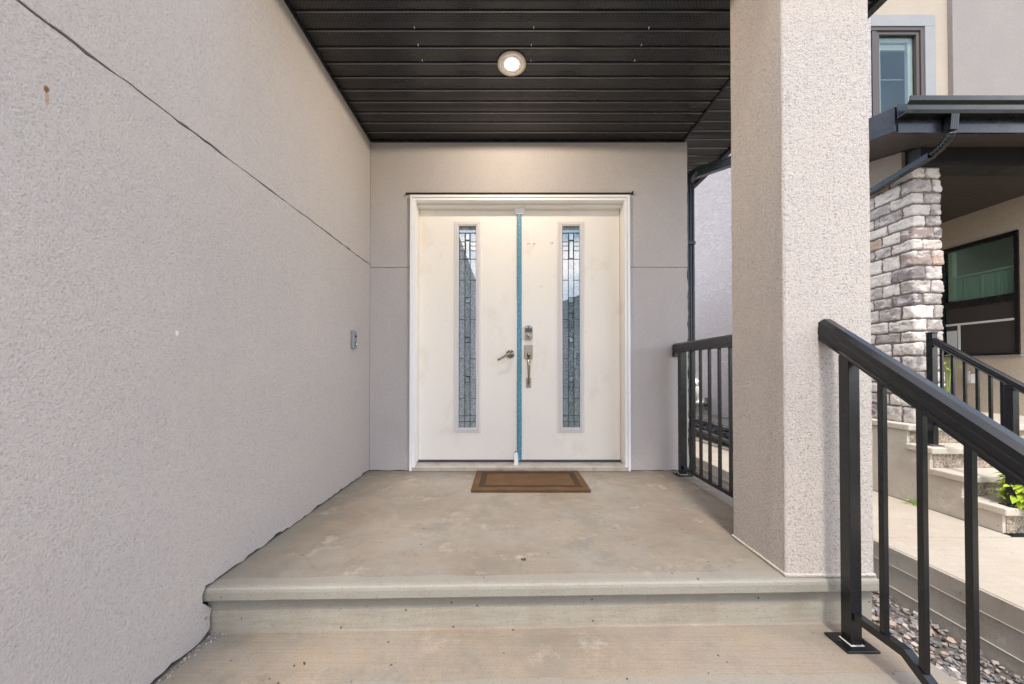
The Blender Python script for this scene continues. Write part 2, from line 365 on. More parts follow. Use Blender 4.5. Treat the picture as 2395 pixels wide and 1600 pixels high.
def wavy(p, q, step=.03, amp=.002, seed=0):
    """points from p towards q (q left out) with a little unevenness across the line"""
    p, q = Vector(p), Vector(q); L_ = (q - p).length; n = max(1, int(L_ / step)); d = (q - p) / n; nn = Vector((-d.y, d.x)).normalized()
    return [tuple(p + d * i + nn * (amp * (noise.noise(Vector((p.x * 3, seed, i * .31))) * 1.6 + noise.noise(Vector((seed, p.y, i * .97))) * 1.4) if 0 < i else 0)) for i in range(n)]
def outline(pts, segs):
    """polygon with wavy edges where segs[i] > 0"""
    out = []
    for i, p in enumerate(pts):
        q = pts[(i + 1) % len(pts)]
        out += wavy(p, q, .025, segs[i], i * 7.3) if segs[i] else [tuple(p)]
    return out
rnd = random.Random(4)

# ================================================================= GROUND AND PATHS
build('ground', MB().box(-60, 60, -60, 60, -1.2, -.92), 'grass', kind='structure')
build('street', MB().box(-60, 60, -21, -13, -1.0, -.90), 'asphalt', kind='structure')
build('driveway', MB().box(-12, -1.3, -13, -5.6, -1.0, -.86).box(-1.06, 1.36, -13, .25, -1.0, -.715), 'concrete_path', kind='structure')

SK = lambda v: (v[0], v[1] + (.023 * (v[0] + 1.08) if v[1] < 2.4 else 0), v[2])
pr = [(2.9, 0)]
zt = 0; yf = 1.262
for k in range(4):
    # rounded nosing, undercut lip, riser
    pr += [(yf + .018, zt), (yf + .008, zt - .003), (yf + .002, zt - .009), (yf, zt - .018), (yf, zt - .044), (yf + .004, zt - .050), (yf + .014, zt - .053), (yf + .026, zt - .060), (yf + .028, zt - .072)]
    zt -= .178 if k < 3 else .18
    pr += [(yf + .030, zt + .004)] if k < 3 else [(yf + .030, -.9)]
    if k < 3: pr += [(yf + .024, zt)]
    yf -= .252
pr += [(2.9, -.9)]
# split the long front edges so the nosing is slightly uneven
mb = MB()
nx = 60; xs = [-1.086 + (1.362 + 1.086) * i / nx for i in range(nx + 1)]
rings = []
for X in xs:
    ring = []
    for (yy, zz) in pr:
        j = Vector((X * 9, yy * 7, zz * 9)); a = .0016 if yy < 2.5 else 0
        v = SK((X, yy, zz)); ring.append(mb.bm.verts.new((v[0], v[1] + a * noise.noise(j), v[2] + a * .5 * noise.noise(j + Vector((5, 5, 5))))))
    rings.append(ring)
n = len(pr)
for a, b in zip(rings, rings[1:]):
    for i in range(n): mb.bm.faces.new((a[i], b[i], b[(i + 1) % n], a[(i + 1) % n]))
mb.bm.faces.new(rings[0]); mb.bm.faces.new(rings[-1][::-1])
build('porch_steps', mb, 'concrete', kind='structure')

# neighbour's walk on its board-formed retaining edge
mb = MB()
mb.box(2.72, 3.80, 2.705, 15, -.62, -.49, .006).box(2.72, 6.4, .9, 2.695, -.62, -.49, .006).box(2.72, 6.4, -1.2, .89, -.62, -.49, .006)
build('path', mb, 'concrete_path', kind='structure')
mb = MB()
for z0, z1, dx in ((-.612, -.493, .0), (-.765, -.616, .004), (-.92, -.769, .0)):
    pts = outline([(-1.2, z0), (15, z0), (15, z1), (-1.2, z1)], [0, 0, 0, 0])
    mb.box(2.700 + dx, 2.716, -1.2, 15, z0, z1, .002)
mb.box(2.7165, 3.7, -1.2, 15, -.92, -.625)
mb.mi = 1; mb.box(2.697, 2.7160, -1.2, 15, -.6155, -.6125).box(2.697, 2.7160, -1.2, 15, -.7685, -.7655)
build('retaining_wall', mb, ['concrete_formed', 'caulk'], label='low board-formed concrete retaining wall beside the gravel bed', cat='retaining wall')

# gravel bed
build('soil', MB().box(1.362, 2.70, -4, 12, -1.1, -.86), 'soil', kind='structure')
bm = bmesh.new()
def rock(bm, c, s_, flat=.45):
    vs = []
    rot = Matrix.Rotation(rnd.uniform(0, 6.28), 3, 'Z') @ Matrix.Rotation(rnd.uniform(-.5, .5), 3, 'X') @ Matrix.Rotation(rnd.uniform(-.5, .5), 3, 'Y')
    k = rnd.choice((4, 5, 5, 6)); off = [rnd.uniform(.6, 1.25) for _ in range(k)]
    el = rnd.uniform(.55, 1)
    for h, sc_ in ((-.5, .85), (.5, .95)):
        vs.append([bm.verts.new(c + rot @ Vector((math.cos(6.283 * i / k) * s_ * off[i] * sc_, math.sin(6.283 * i / k) * s_ * off[i] * sc_ * el, h * s_ * flat * 2 * rnd.uniform(.85, 1.1)))) for i in range(k)])
    for a, b in zip(vs, vs[1:]):
        for i in range(k): bm.faces.new((a[i], a[(i + 1) % k], b[(i + 1) % k], b[i]))
    bm.faces.new(vs[-1]); bm.faces.new(vs[0][::-1])
for i in range(8000):
    X = rnd.uniform(1.37, 2.69); Y = rnd.triangular(.3, 6, 1.2)
    rock(bm, Vector((X, Y, -.855 + rnd.uniform(0, .022) + .02 * noise.noise(Vector((X * 3, Y * 3, 0))))), rnd.choice((.006, .009, .012, .016, .021, .028)) * rnd.uniform(.8, 1.1), rnd.uniform(.2, .45))
build('gravel', bm, 'shale', kind='stuff', label='loose grey and brown shale chips filling the bed between the two entries', cat='gravel')

# ================================================================= OUR HOUSE
house = thing('house', (0, 2.72, 0), 'beige stucco house entry with recessed cream double door and black soffit', 'house')
XL = -1.07
JZ = 1.574
# left (garage) wall: stucco skin in two lifts, ragged bottom edge above the slab and steps
g_ = .006
bot = [(2.719, .006)]
zt = 0; yf = 1.262
pts = [(2.719, JZ - .0035), (-5.5, JZ - .0035), (-5.5, -.70), (yf - .75, -.70)]
pts += [(.53, -.525), (.755, -.520), (.775, -.345), (1.008, -.343), (1.034, -.166), (1.262, -.163), (1.280, -.150), (1.284, -.085), (1.264, -.060), (1.248, -.045), (1.246, -.015), (1.262, .011), (2.719, .009)]
seg = [.003, 0, 0, .004, .004, .004, .004, .004, .007, .006, .005, .004, .004, .004, .004, .006, 0]
mb = MB().prism(outline(pts, seg), 'x', XL - .02, XL)
mb.prism(outline([(2.719, JZ + .0035), (2.719, 3.6), (-5.5, 3.6), (-5.5, JZ + .0035)], [0, 0, 0, .003]), 'x', XL - .02, XL)
build('garage_wall', mb, 'stucco', house)
build('wall_backing', MB().box(XL - .3, XL - .0205, -5.5, 2.76, -.9, 3.6), 'dark', house)
# entry wall with door opening
JE = 1.556
OX0, OX1, OZ = -.757, .914, 2.10
mb = MB()
mb.prism(outline([(XL + .001, JE + .002), (OX0, JE + .002), (OX0, OZ), (OX1, OZ), (OX1, JE + .002), (1.365, JE + .002), (1.365, 2.56), (XL + .001, 2.56)], [.001, 0, 0, 0, .001, .001, 0, 0]), 'y', 2.72, 2.745)
mb.prism(outline([(XL + .001, .006), (OX0, .006), (OX0, JE - .002), (XL + .001, JE - .002)], [.004, 0, .001, 0]), 'y', 2.72, 2.745)
mb.prism(outline([(OX1, .006), (1.365, .006), (1.365, JE - .002), (OX1, JE - .002)], [.004, .004, .001, 0]), 'y', 2.72, 2.745)
build('entry_wall', mb, 'stucco', house)
mb = MB().box(XL - .02, OX0 - .01, 2.7455, 2.9, -.3, 2.56).box(OX1 + .01, 1.34, 2.7455, 2.9, -.3, 2.56).box(OX0 - .01, OX1 + .01, 2.7455, 2.9, OZ + .01, 2.56)
build('sheathing', mb, 'dark', house)
build('side_wall', MB().box(1.341, 1.364, 2.7455, 10, -.9, 2.56), 'stucco', house)
# drip flashing over the door
mb = MB().box(-.795, .945, 2.700, 2.7195, 2.118, 2.123).box(-.795, -.787, 2.700, 2.7195, 2.112, 2.1178).box(.937, .945, 2.700, 2.7195, 2.112, 2.134)
build('drip_flashing', mb, 'deadleaf', house)
# door frame: brickmould + jambs
def ring(mb, x0, x1, z0, z1, t, y0, y1, bottom=False, bev=.002):
    mb.box(x0, x0 + t, y0, y1, z0, z1, bev); mb.box(x1 - t, x1, y0, y1, z0, z1, bev); mb.box(x0 + t + .0003, x1 - t - .0003, y0, y1, z1 - t, z1, bev)
    if bottom: mb.box(x0 + t + .0003, x1 - t - .0003, y0, y1, z0, z0 + t, bev)
mb = MB()
ring(mb, -.759, .916, .003, 2.103, .018, 2.694, 2.765)
ring(mb, -.7405, .8975, .003, 2.0845, .020, 2.702, 2.765)
build('door_casing', mb, 'white', house)
mb = MB(); ring(mb, -.7400, .8970, .05, 2.064, .0205, 2.7655, 2.90, bev=0)
build('door_jamb', mb, 'door', house)
mb = MB().prism([(2.700, .003), (2.700, .030), (2.712, .036), (2.83, .046), (2.9, .046), (2.9, .003)], 'x', -.739, .896)
build('threshold', mb, 'sill', house)
mb = MB().box(-.7185, .8755, 2.805, 2.9, .047, .060)
build('door_sweep', mb, 'bronze', house)
# two door leaves with leaded lites
YD = 2.82
def lite_glass(x0, x1, z0, z1, right):
    W = x1 - x0; xa, xb = x0 + W * .345, x0 + W * .655
    H = lambda px: .77 + (865 - px) * .003377
    zs_outer = [H(v) for v in (528, 543, 564, 574, 585, 605, 654.5, 747, 839, 932, 972.5, 986, 999.5)]
    zs_mid = [H(v) for v in (543, 561, 605, 695.5, 708, 788, 801, 880, 894, 972.5, 986, 999.5)]
    mb = MB(); yg = YD - .004
    cm = MB()
    def pc(a, b, c, d, mi):
        mb.mi = mi; mb.box(a, b, yg, yg + .006, c, d)
    # header strip
    pc(x0, x1, zs_outer[1], zs_outer[0], 0)
    for (a, b) in ((x0, xa), (xb, x1)):
        for i in range(1, len(zs_outer) - 1):
            pc(a + .0002, b - .0002, zs_outer[i + 1] + .0002, zs_outer[i] - .0002, 1 if i in (1, 4) else 0)
            cm.box(a, b, yg - .003, yg - .0001, zs_outer[i] - .0019, zs_outer[i] + .0019)
    for i in range(len(zs_mid) - 1):
        t = 2 if i in (0, 1, 3, 5, 7) else (1 if i in (2, 4, 6, 8) else 0)
        if t == 2:   # bevelled piece: raised centre, sloping borders
            a, b, c, d = xa + .0003, xb - .0003, zs_mid[i + 1] + .0003, zs_mid[i] - .0003; k = .009 if (d - c) > .05 else .006
            P = [mb.bm.verts.new(v) for v in ((a, yg + .002, c), (b, yg + .002, c), (b, yg + .002, d), (a, yg + .002, d), (a + k, yg - .0025, c + k), (b - k, yg - .0025, c + k), (b - k, yg - .0025, d - k), (a + k, yg - .0025, d - k))]
            for q in ((0, 1, 5, 4), (1, 2, 6, 5), (2, 3, 7, 6), (3, 0, 4, 7), (4, 5, 6, 7)):
                f = mb.bm.faces.new([P[j] for j in q]); f.material_index = 2
        else: pc(xa + .0002, xb - .0002, zs_mid[i + 1] + .0002, zs_mid[i] - .0002, t)
        if i: cm.box(xa, xb, yg - .003, yg - .0001, zs_mid[i] - .0019, zs_mid[i] + .0019)
    cm.box(xa - .0022, xa + .0022, yg - .0035, yg - .0001, zs_outer[-1], zs_outer[1]); cm.box(xb - .0022, xb + .0022, yg - .0035, yg - .0001, zs_outer[-1], zs_outer[1])
    # shallow arc under the header
    pa = [(x0 + W * i / 10, yg - .002, zs_outer[1] - .005 + .005 * math.sin(math.pi * i / 10)) for i in range(11)]; cm.tube(pa, .0022, 6)
    cm.box(x0, x0 + .003, yg - .003, yg - .0001, z0, z1); cm.box(x1 - .003, x1, yg - .003, yg - .0001, z0, z1); cm.box(x0, x1, yg - .003, yg - .0001, z1 - .004, z1)
    return mb, cm
def leaf(x0, x1, fx0, fx1, label):
    gx0, gx1, gz0, gz1 = fx0 + .037, fx1 - .035, .316, 1.908
    fz0, fz1 = .277, 1.949
    mb = MB()      # leaf slab with a real opening for the lite
    mb.box(x0, gx0, YD, YD + .045, .056, 2.042).box(gx1, x1, YD, YD + .045, .056, 2.042)
    mb.box(gx0, gx1, YD, YD + .045, .056, gz0).box(gx0, gx1, YD, YD + .045, gz1, 2.042).box(gx0, gx1, YD + .02, YD + .045, gz0, gz1)
    bmesh.ops.remove_doubles(mb.bm, verts=mb.bm.verts, dist=1e-5)
    d = build('door', mb, 'door', house, label=label)
    fr = MB()
    ring(fr, fx0, fx1, fz0, fz1, .016, YD - .010, YD - .0003, True, .003)
    ring(fr, fx0 + .0165, fx1 - .0165, fz0 + .0165, fz1 - .0165, .010, YD - .016, YD - .0003, True, .003)
    ring(fr, fx0 + .027, fx1 - .027, fz0 + .027, fz1 - .027, .009, YD - .012, YD + .001, True, .002)
    build('lite_frame', fr, 'litewhite', d)
    g, cmb = lite_glass(gx0, gx1, gz0, gz1, False)
    build('glass', g, ['g_pebble', 'g_ripple', 'g_bevel'], d); build('leading', cmb, 'lead', d)
    return d
dl = leaf(-.7185, .056, -.439, -.230, 'cream door leaf with lever handle, left of the blue strip')
dr = leaf(.096, .8735, .382, .591, 'cream door leaf with keypad lock and pull handle, right of the blue strip')
# astragal with torn blue film
mb = MB().box(.0575, .0945, YD - .010, YD + .04, .050, 2.012, .002).box(.066, .084, YD - .017, YD - .0103, .050, 2.008, .003)
build('astragal', mb, 'blue', house)
mb = MB().box(.040, .118, YD - .030, YD + .005, 2.012, 2.062, .004).box(.050, .108, YD - .022, YD, 2.002, 2.0115, .002)
build('astragal_cap', mb, 'white', house)
mb = MB().prism([(.034, .0), (.062, .0), (.066, .01), (.064, .085), (.052, .1), (.036, .085)], 'y', YD - .075, YD - .045)
mb.bm.transform(Matrix.Translation((0, 0, .036)))
build('astragal_foot', mb, 'white', house)
mb = MB().tube([(.042, YD - .05, .118), (.047, YD - .045, .135), (.053, YD - .04, .13), (.06, YD - .03, .128)], .006, 8)
build('foot_latch', mb, 'deadleaf', house)
# lever
mb = MB().lathe([(.0335, 0), (.0335, -.006), (.028, -.012), (.014, -.016), (.012, -.045), (.0, -.045)], (.005, YD, .895), 'y', 32)
mb.tube([(.005, YD - .050, .895), (-.008, YD - .055, .892), (-.035, YD - .055, .876), (-.07, YD - .053, .857), (-.092, YD - .050, .846)], [.011, .012, .0085, .008, .009], 10)
build('lever_handle', mb, 'nickel', dl)
# keypad deadbolt
mb = MB().prism([(.117, 1.016), (.128, 1.006), (.170, 1.006), (.181, 1.016), (.181, 1.107), (.168, 1.113), (.160, 1.121), (.138, 1.121), (.130, 1.113), (.117, 1.107)], 'y', YD - .020, YD)
mb.lathe([(.024, 0), (.024, -.008), (.019, -.012), (.016, -.008), (.014, -.012), (0, -.014)], (.149, YD - .020, 1.035), 'y', 28)
bmesh.ops.bevel(mb.bm, geom=[e for e in mb.bm.edges if e.calc_length() > .01 and abs(e.verts[0].co.y - (YD - .020)) < 1e-5 and abs(e.verts[1].co.y - (YD - .020)) < 1e-5 and (e.verts[0].co.z > 1.06 or e.verts[0].co.x < .12 or e.verts[0].co.x > .178)], offset=.002, segments=2, affect='EDGES')
build('keypad_deadbolt', mb, 'nickel', dr)
mb = MB().box(.122, .178, YD - .0212, YD - .0203, 1.064, 1.098)
for i in range(5):
    for j in range(2): mb.box(.124 + i * .0105, .132 + i * .0105, YD - .0235, YD - .0205, 1.068 + j * .016, 1.079 + j * .016, .001)
mb.box(.143, .155, YD - .0212, YD - .0203, 1.0985, 1.112)
build('keypad', mb, 'keys', dr)
build('keyhole', MB().box(.1475, .1505, YD - .0362, YD - .0335, 1.027, 1.043), 'keys', dr)
# handleset
mb = MB().box(.115, .183, YD - .007, YD, .856, .966, .002).box(.119, .179, YD - .011, YD - .0072, .860, .962, .002)
mb.box(.130, .169, YD - .006, YD, .628, .706, .002)
mb.tube([(.149, YD - .010, .885), (.149, YD - .03, .890), (.149, YD - .045, .888)], [.008, .010, .016], 10)
mb.tube([(.149, YD - .012, .868), (.149, YD - .040, .860), (.149, YD - .056, .840), (.149, YD - .058, .800), (.149, YD - .050, .740), (.149, YD - .036, .700), (.149, YD - .018, .680), (.149, YD - .004, .670)],
        [.010, .011, .014, .0125, .0095, .008, .0085, .011], 14)
mb.lathe([(.008, 0), (.007, -.006), (0, -.008)], (.149, YD - .006, .652), 'y', 14)
build('pull_handle', mb, 'nickel', dr)
# little glue marks where something was stuck to the right leaf
for (px, py, r_) in ((1237, 571, .010), (1250, 571, .008), (1291, 569, .010), (1235, 643, .008), (1296, 646, .007)):
    X = (px - 1192) * YD / 832; Z = .77 + (865 - py) * YD / 832
    pts = [(X + r_ * (1 + .35 * math.sin(k * 2.3 + px)) * math.cos(k * .4), YD - .0005, Z + r_ * (1 + .3 * math.sin(k * 1.7 + py)) * math.sin(k * .4)) for k in range(rnd.choice((7, 9, 11)))]
    build('glue_mark', MB().tube(pts, .0014, 6), 'deadleaf' if px in (1237, 1250, 1291) else 'litewhite', dr)

# pillar
mb = MB().box(1.028, 1.359, 1.332, 1.646, .003, 2.62, .007, 3)
mb.box(1.022, 1.361, 1.327, 1.650, .001, .012, .003, 2)
bmesh.ops.subdivide_edges(mb.bm, edges=[e for e in mb.bm.edges if e.calc_length() > .2], cuts=30)
for v in mb.bm.verts: v.co += Vector([.0016 * noise.noise(v.co * 14 + Vector((k * 9, 0, 0))) for k in range(3)])
build('pillar', mb, 'stucco_column', house)

# porch ceiling: ribbed, perforated panels running side to side
ZC = 2.53
def soffit(y0, y1, x0, x1, pitch, phase, groove=.019, depth=.009, z=ZC):
    mb = MB(); P = []
    y = y0 - ((y0 - phase) % pitch)
    pts = []
    while y < y1 + pitch:
        t_ = .0022 * math.sin(y * 137.3)
        for dy, dz in ((0, 0), (.004, -.0015), (pitch * .45, -.002 + t_), (pitch - groove - .003, -.0015), (pitch - groove, .0), (pitch - groove + .001, depth), (pitch - .0085, depth), (pitch - .006, .0), (pitch - .0035, -.0035), (pitch - .001, -.0040)):
            if y0 <= y + dy <= y1: pts.append((y + dy, z + dz))
        y += pitch
    pts = [(y0, z)] + pts + [(y1, z), (y1, z + .03), (y0, z + .03)]
    mb.prism(pts, 'x', x0, x1); mb.bm.normal_update()
    for f in mb.bm.faces:
        c = f.calc_center_median()
        if c.z < z + .012 and abs(f.normal.x) < .5 and ((c.y - phase) % pitch) > pitch - groove: f.material_index = 1
    return mb
build('porch_ceiling', soffit(1.26, 2.719, XL + .001, 1.325, .0985, 2.719), ['soffit', 'soffit_rib'], house)
mb = MB()
mb.box(1.3255, 1.343, 1.26, 2.735, ZC - .012, ZC + .03, .002)               # trim between the two soffits
mb.box(XL + .0005, XL + .014, 1.12, 2.715, ZC - .012, ZC - .0045).box(XL + .015, 1.32, 2.703, 2.7192, ZC - .012, ZC - .0045)
build('ceiling_trim', mb, 'black', house)
build('eave_soffit', soffit(1.235, 9, 1.344, 1.74, .102, 2.40, .0145, .006), ['soffit_plain', 'soffit_rib'], house)
mb = MB().box(1.7405, 1.765, 1.215, 9, ZC - .02, ZC + .16, .002).box(XL + .02, 1.74, 1.215, 1.234, ZC - .02, ZC + .16)
build('fascia', mb, 'soffit_plain', house)
mb = MB().prism([(1.766, ZC + .04), (1.84, ZC + .04), (1.865, ZC + .10), (1.875, ZC + .15), (1.868, ZC + .15), (1.858, ZC + .105), (1.834, ZC + .047), (1.773, ZC + .047), (1.773, ZC + .15), (1.766, ZC + .15)], 'y', 1.205, 9)
build('gutter', mb, 'black', house)
build('roof', MB().prism([(-1.09, ZC + .031), (1.76, ZC + .031), (1.76, ZC + .14), (-1.09, ZC + .5)], 'y', 1.236, 9), 'shingle', house)
# ribbed metal staples along the panel seams
mb = MB()
for (px, py) in ((972, 53), (1254, 53), (1526, 54), (981, 95), (1248, 95), (1508, 95), (991, 132), (1247, 132), (1492, 132)):
    yy = 1.763 * 832 / (865 - py); X = (px - 1197) * yy / 832
    build('nail_head', MB().box(X - .0012, X + .0012, yy - .006, yy + .004, ZC - .0065, ZC - .0025), 'white', house)
# downspout at the corner: ribbed elbow from the eave gutter, straight run down the side wall
def ribbed(mb, path, w2, d2, up=Vector((0, 0, 1)), ribs=False):
    prof = []
    # rectangular section with shallow flutes on the broad faces
    for sx in (-1, 1):
        seq = [(-1, 1), (-.62, 1), (-.5, .8), (-.38, 1), (-.06, 1), (.06, .8), (.18, 1), (.5, 1), (.62, .8), (.74, 1), (1, 1)]
        prof += [(u * w2 * -sx, v * d2 * -sx) for u, v in seq]
    mb.sweep(prof, path, up)
mb = MB()
ribbed(mb, [(1.412, 2.80, 2.24), (1.412, 2.80, -.55)], .036, .026, Vector((0, 1, 0)))
# elbow
el = []
for i in range(9):
    a = i / 8 * math.pi * .40
    el.append((1.412 + .075 * (1 - math.cos(a)), 2.80, 2.24 + .085 * math.sin(a)))
for i, p in enumerate(el[:-1]):
    q = el[i + 1]; m_ = [(p[k] + q[k]) / 2 for k in range(3)]
    mb.tube([p, m_, q], [.035, .039, .034], 10)
e = el[-1]
ribbed(mb, [e, (e[0] + .42, 2.78, e[2] + .135)], .036, .026, Vector((0, 1, 0)))
mb.box(1.366, 1.452, 2.766, 2.772, 1.75, 1.775, .001)
build('downspout', mb, 'black', house)

# recessed lamp in the ceiling (hung in it: a thing)
LX, LY = .012, 2.022
lamp = thing('recessed_light', (LX, LY, ZC - .01), 'round lit recessed light with cream trim ring in the black ceiling', 'ceiling light')
mb = MB().lathe([(.081, .002), (.0815, -.006), (.078, -.009), (.062, -.008), (.058, -.003), (.056, -.002), (.056, .0), (.081, .002)], (LX, LY, ZC - .0035), 'z', 48)
build('trim_ring', mb, 'lamptrim', lamp)
bm = MB().lathe([(.0560, -.0055), (.052, .0), (.050, .028)], (LX, LY, ZC - .0035), 'z', 48)
build('reflector', bm, 'white', lamp)
mb = MB().lathe([(.0488, .004), (.046, -.006), (.035, -.013), (.018, -.017), (0, -.018)], (LX, LY, ZC + .001), 'z', 40)
build('bulb', mb, 'lamp', lamp)
pl = bpy.data.lights.new("lamp_light", 'SPOT'); pl.energy = 20; pl.spot_size = R(179); pl.spot_blend = .04; pl.shadow_soft_size = .04; pl.color = (1, .83, .64)
po = bpy.data.objects.new("lamp_light", pl); C.objects.link(po); po.parent = lamp; po.location = (0, 0, -.022)

# doorbell
bell = thing('doorbell', (XL, 2.42, .92), 'slim grey video doorbell on the left stucco wall near the corner', 'doorbell')
build('housing', MB().box(XL + .0005, XL + .024, 2.392, 2.432, .912, 1.036, .005, 3), 'bell', bell)
mb = MB(); mb.box(XL + .0242, XL + .0262, 2.395, 2.429, .918, 1.030, .001)
build('faceplate', mb, 'bellface', bell)
build('camera_lens', MB().lathe([(.009, 0), (.009, .002), (.005, .004), (0, .004)], (XL + .0264, 2.412, .996), 'x', 20), 'glossblack', bell)
mb = MB().lathe([(.0125, 0), (.0125, .003), (.0085, .003)], (XL + .0264, 2.412, .944), 'x', 24); build('button', mb, 'glossblack', bell)
build('button_ring', MB().lathe([(.0062, .0032), (.0062, .0042), (0, .0042)], (XL + .0264, 2.412, .944), 'x', 20), 'ring', bell)

# door mat
mat = thing('doormat', (.13, 2.44, 0), 'rectangular brown coir doormat with dark border line before the door', 'doormat')
MX0, MX1, MY0, MY1 = -.242, .508, 2.235, 2.66
bm = bmesh.new(); nx_, ny_ = 90, 50
def matz(x, y): return .021 + .003 * noise.noise(Vector((x * 9, y * 9, 3))) + .0015 * noise.noise(Vector((x * 90, y * 90, 0)))
grid = [[None] * (ny_ + 1) for _ in range(nx_ + 1)]
for i in range(nx_ + 1):
    for j in range(ny_ + 1):
        u, v = i / nx_, j / ny_; x = MX0 + (MX1 - MX0) * u; y = MY0 + (MY1 - MY0) * v
        ed = min(u, 1 - u, v * 1.2, (1 - v) * 1.2)
        if i in (0, nx_): x += .003 * noise.noise(Vector((y * 60, i, 0)))
        if j in (0, ny_): y += .003 * noise.noise(Vector((x * 60, j, 7)))
        grid[i][j] = bm.verts.new((x, y, matz(x, y) - (.004 if ed < .005 else 0)))
for i in range(nx_):
    for j in range(ny_):
        f = bm.faces.new((grid[i][j], grid[i + 1][j], grid[i + 1][j + 1], grid[i][j + 1]))
        x = MX0 + (MX1 - MX0) * (i + .5) / nx_; y = MY0 + (MY1 - MY0) * (j + .5) / ny_
        b = min(x - MX0, MX1 - x, y - MY0, MY1 - y); f.material_index = 1 if .042 < b < .084 else 0
bnd = [e for e in bm.edges if e.is_boundary]
r = bmesh.ops.extrude_edge_only(bm, edges=bnd)
for v in [g for g in r['geom'] if isinstance(g, bmesh.types.BMVert)]: v.co.z = .001
for i in range(5200):
    u, v = rnd.random(), rnd.random()
    if i % 4 == 0: (u, v) = rnd.choice(((u, rnd.choice((0., 1.))), (rnd.choice((0., 1.)), v)))
    x = MX0 + (MX1 - MX0) * u; y = MY0 + (MY1 - MY0) * v; z0 = matz(x, y) - .002
    a = rnd.uniform(0, 6.283); h = rnd.uniform(.003, .007); o2 = Vector((math.cos(a), math.sin(a), 0)); ed = i % 4 == 0
    t = Vector((rnd.gauss(0, .004), rnd.gauss(0, .004), h))
    if ed: z0 -= rnd.uniform(0, .012); t = Vector(((u - .5) * .012 if u in (0., 1.) else rnd.gauss(0, .002), (v - .5) * .012 if v in (0., 1.) else rnd.gauss(0, .002), rnd.uniform(-.002, .005)))
    p = Vector((x, y, z0)); f = bm.faces.new((bm.verts.new(p - o2 * .0008), bm.verts.new(p + o2 * .0008), bm.verts.new(p + t)))
    b = min(x - MX0, MX1 - x, y - MY0, MY1 - y); f.material_index = 1 if .042 < b < .084 else 0
o_ = build('coir_pile', bm, ['coir', 'coir_dark'], mat)

# dead leaf on the slab
bm = bmesh.new(); P = [(x * .6, y * .6) for x, y in ((0, 0), (.012, .006), (.018, .002), (.026, .008), (.020, .016), (.010, .018), (.004, .012), (-.006, .014), (-.004, .005))]
top = [bm.verts.new((.05 + x, 1.44 + y, .006 + .004 * math.sin(i * 2.1))) for i, (x, y) in enumerate(P)]; low = [bm.verts.new((v.co.x, v.co.y, v.co.z - .002)) for v in top]
bm.faces.new(top); bm.faces.new(low[::-1])
for i in range(len(P)): bm.faces.new((top[i], low[i], low[(i + 1) % len(P)], top[(i + 1) % len(P)]))
build('dead_leaf', bm, 'deadleaf', label='small curled dead leaf lying on the porch slab', cat='leaf')

bm = bmesh.new()
for i in range(130):
    t = rnd.random(); yy = 1.285 - .24 * t * t; xx = XL + .004 + abs(rnd.gauss(0, .018)) * (1.3 - t)
    zz = -.176
    rock(bm, Vector((xx, yy, zz)), rnd.uniform(.0012, .0042), .7)
build('grit', bm, 'shale', kind='stuff', label='crumbled mortar grit in the corner where wall meets lower step', cat='grit')
for (xx, yy) in ((-.66, 1.155), (-.665, 1.16), (-.69, 1.148), (-.735, 1.10), (-.70, 1.085), (.36, 1.10), (.62, 1.12)):
    bm = bmesh.new(); rock(bm, Vector((xx, yy, -.1765)), rnd.uniform(.0025, .0042), .5)
    build('pebble', bm, 'deadleaf', label='tiny dark crumb of dirt lying on the lower step tread', cat='dirt crumb', group='dirt crumbs on the lower step')

# ================================================================= RAILINGS
CAPP = [(-.012, .0), (.012, .0), (.025, -.012), (.026, -.030), (.0275, -.033), (.0275, -.050), (.024, -.054), (.024, -.058), (.0265, -.062), (.0265, -.068), (.018, -.068), (.018, -.060), (-.018, -.060), (-.018, -.068), (-.0265, -.068), (-.0265, -.062), (-.024, -.058), (-.024, -.054), (-.0275, -.050), (-.0275, -.033), (-.026, -.030), (-.025, -.012)]
def post(x, y, z0, z1, w_, parent, slope=0, plate=True):
    mb = MB().box(x - w_ / 2, x + w_ / 2, y - w_ / 2, y + w_ / 2, z0, z1, .0015)
    o = build('post', mb, 'black', parent)
    if plate:
        mb = MB().box(x - .055, x + .055, y - .045, y + .045, z0 - .0005, z0 + .0065, .001)
        for sx in (-.042, .042): mb.lathe([(.007, 0), (.007, .005), (.004, .007), (0, .007)], (x + sx, y - .0, z0 + .0065), 'z', 6, False)
        build('base_plate', mb, 'black', o)
        mb = MB(); q = w_ / 2 + .0045
        mb.box(x - q, x + q, y - q, y + q, z0 + .0066, z0 + .0085, .0008); build('sealant', mb, 'caulk', o)
    return o
# stair railing
SL = .708
sr = thing('stair_railing', (1.18, 1.238, -.178), 'black metal stair railing descending beside the front steps, nearest the camera', 'railing')
RX = 1.182
hz = lambda y: .585 + SL * (y - .799)
mb = MB().sweep(CAPP, [(RX, 1.322, hz(1.322) + .004), (RX, -.35, hz(-.35) + .004)])
build('handrail', mb, 'black', sr)
post(RX, 1.24, -.176, hz(1.24) - .075, .038, sr)
post(RX, -.2, -.715, hz(-.2) - .078, .038, sr)
bl = lambda y: -.072 if y > 1.068 else -.072 + .70 * (y - 1.068)
PB = [(-.0125, -.0125), (.0125, -.0125), (.0125, .0125), (-.0125, .0125)]
build('bottom_rail', MB().sweep(PB, [(RX, 1.2205, -.072), (RX, 1.068, -.072), (RX, -.18, bl(-.18))]), 'black', sr)
y = 1.13
while y > -.1:
    z0 = bl(y) + .012; z1 = hz(y) - .066
    build('baluster', MB().box(RX - .008, RX + .008, y - .008, y + .008, z0, z1, .001), 'black', sr)
    y -= .1075
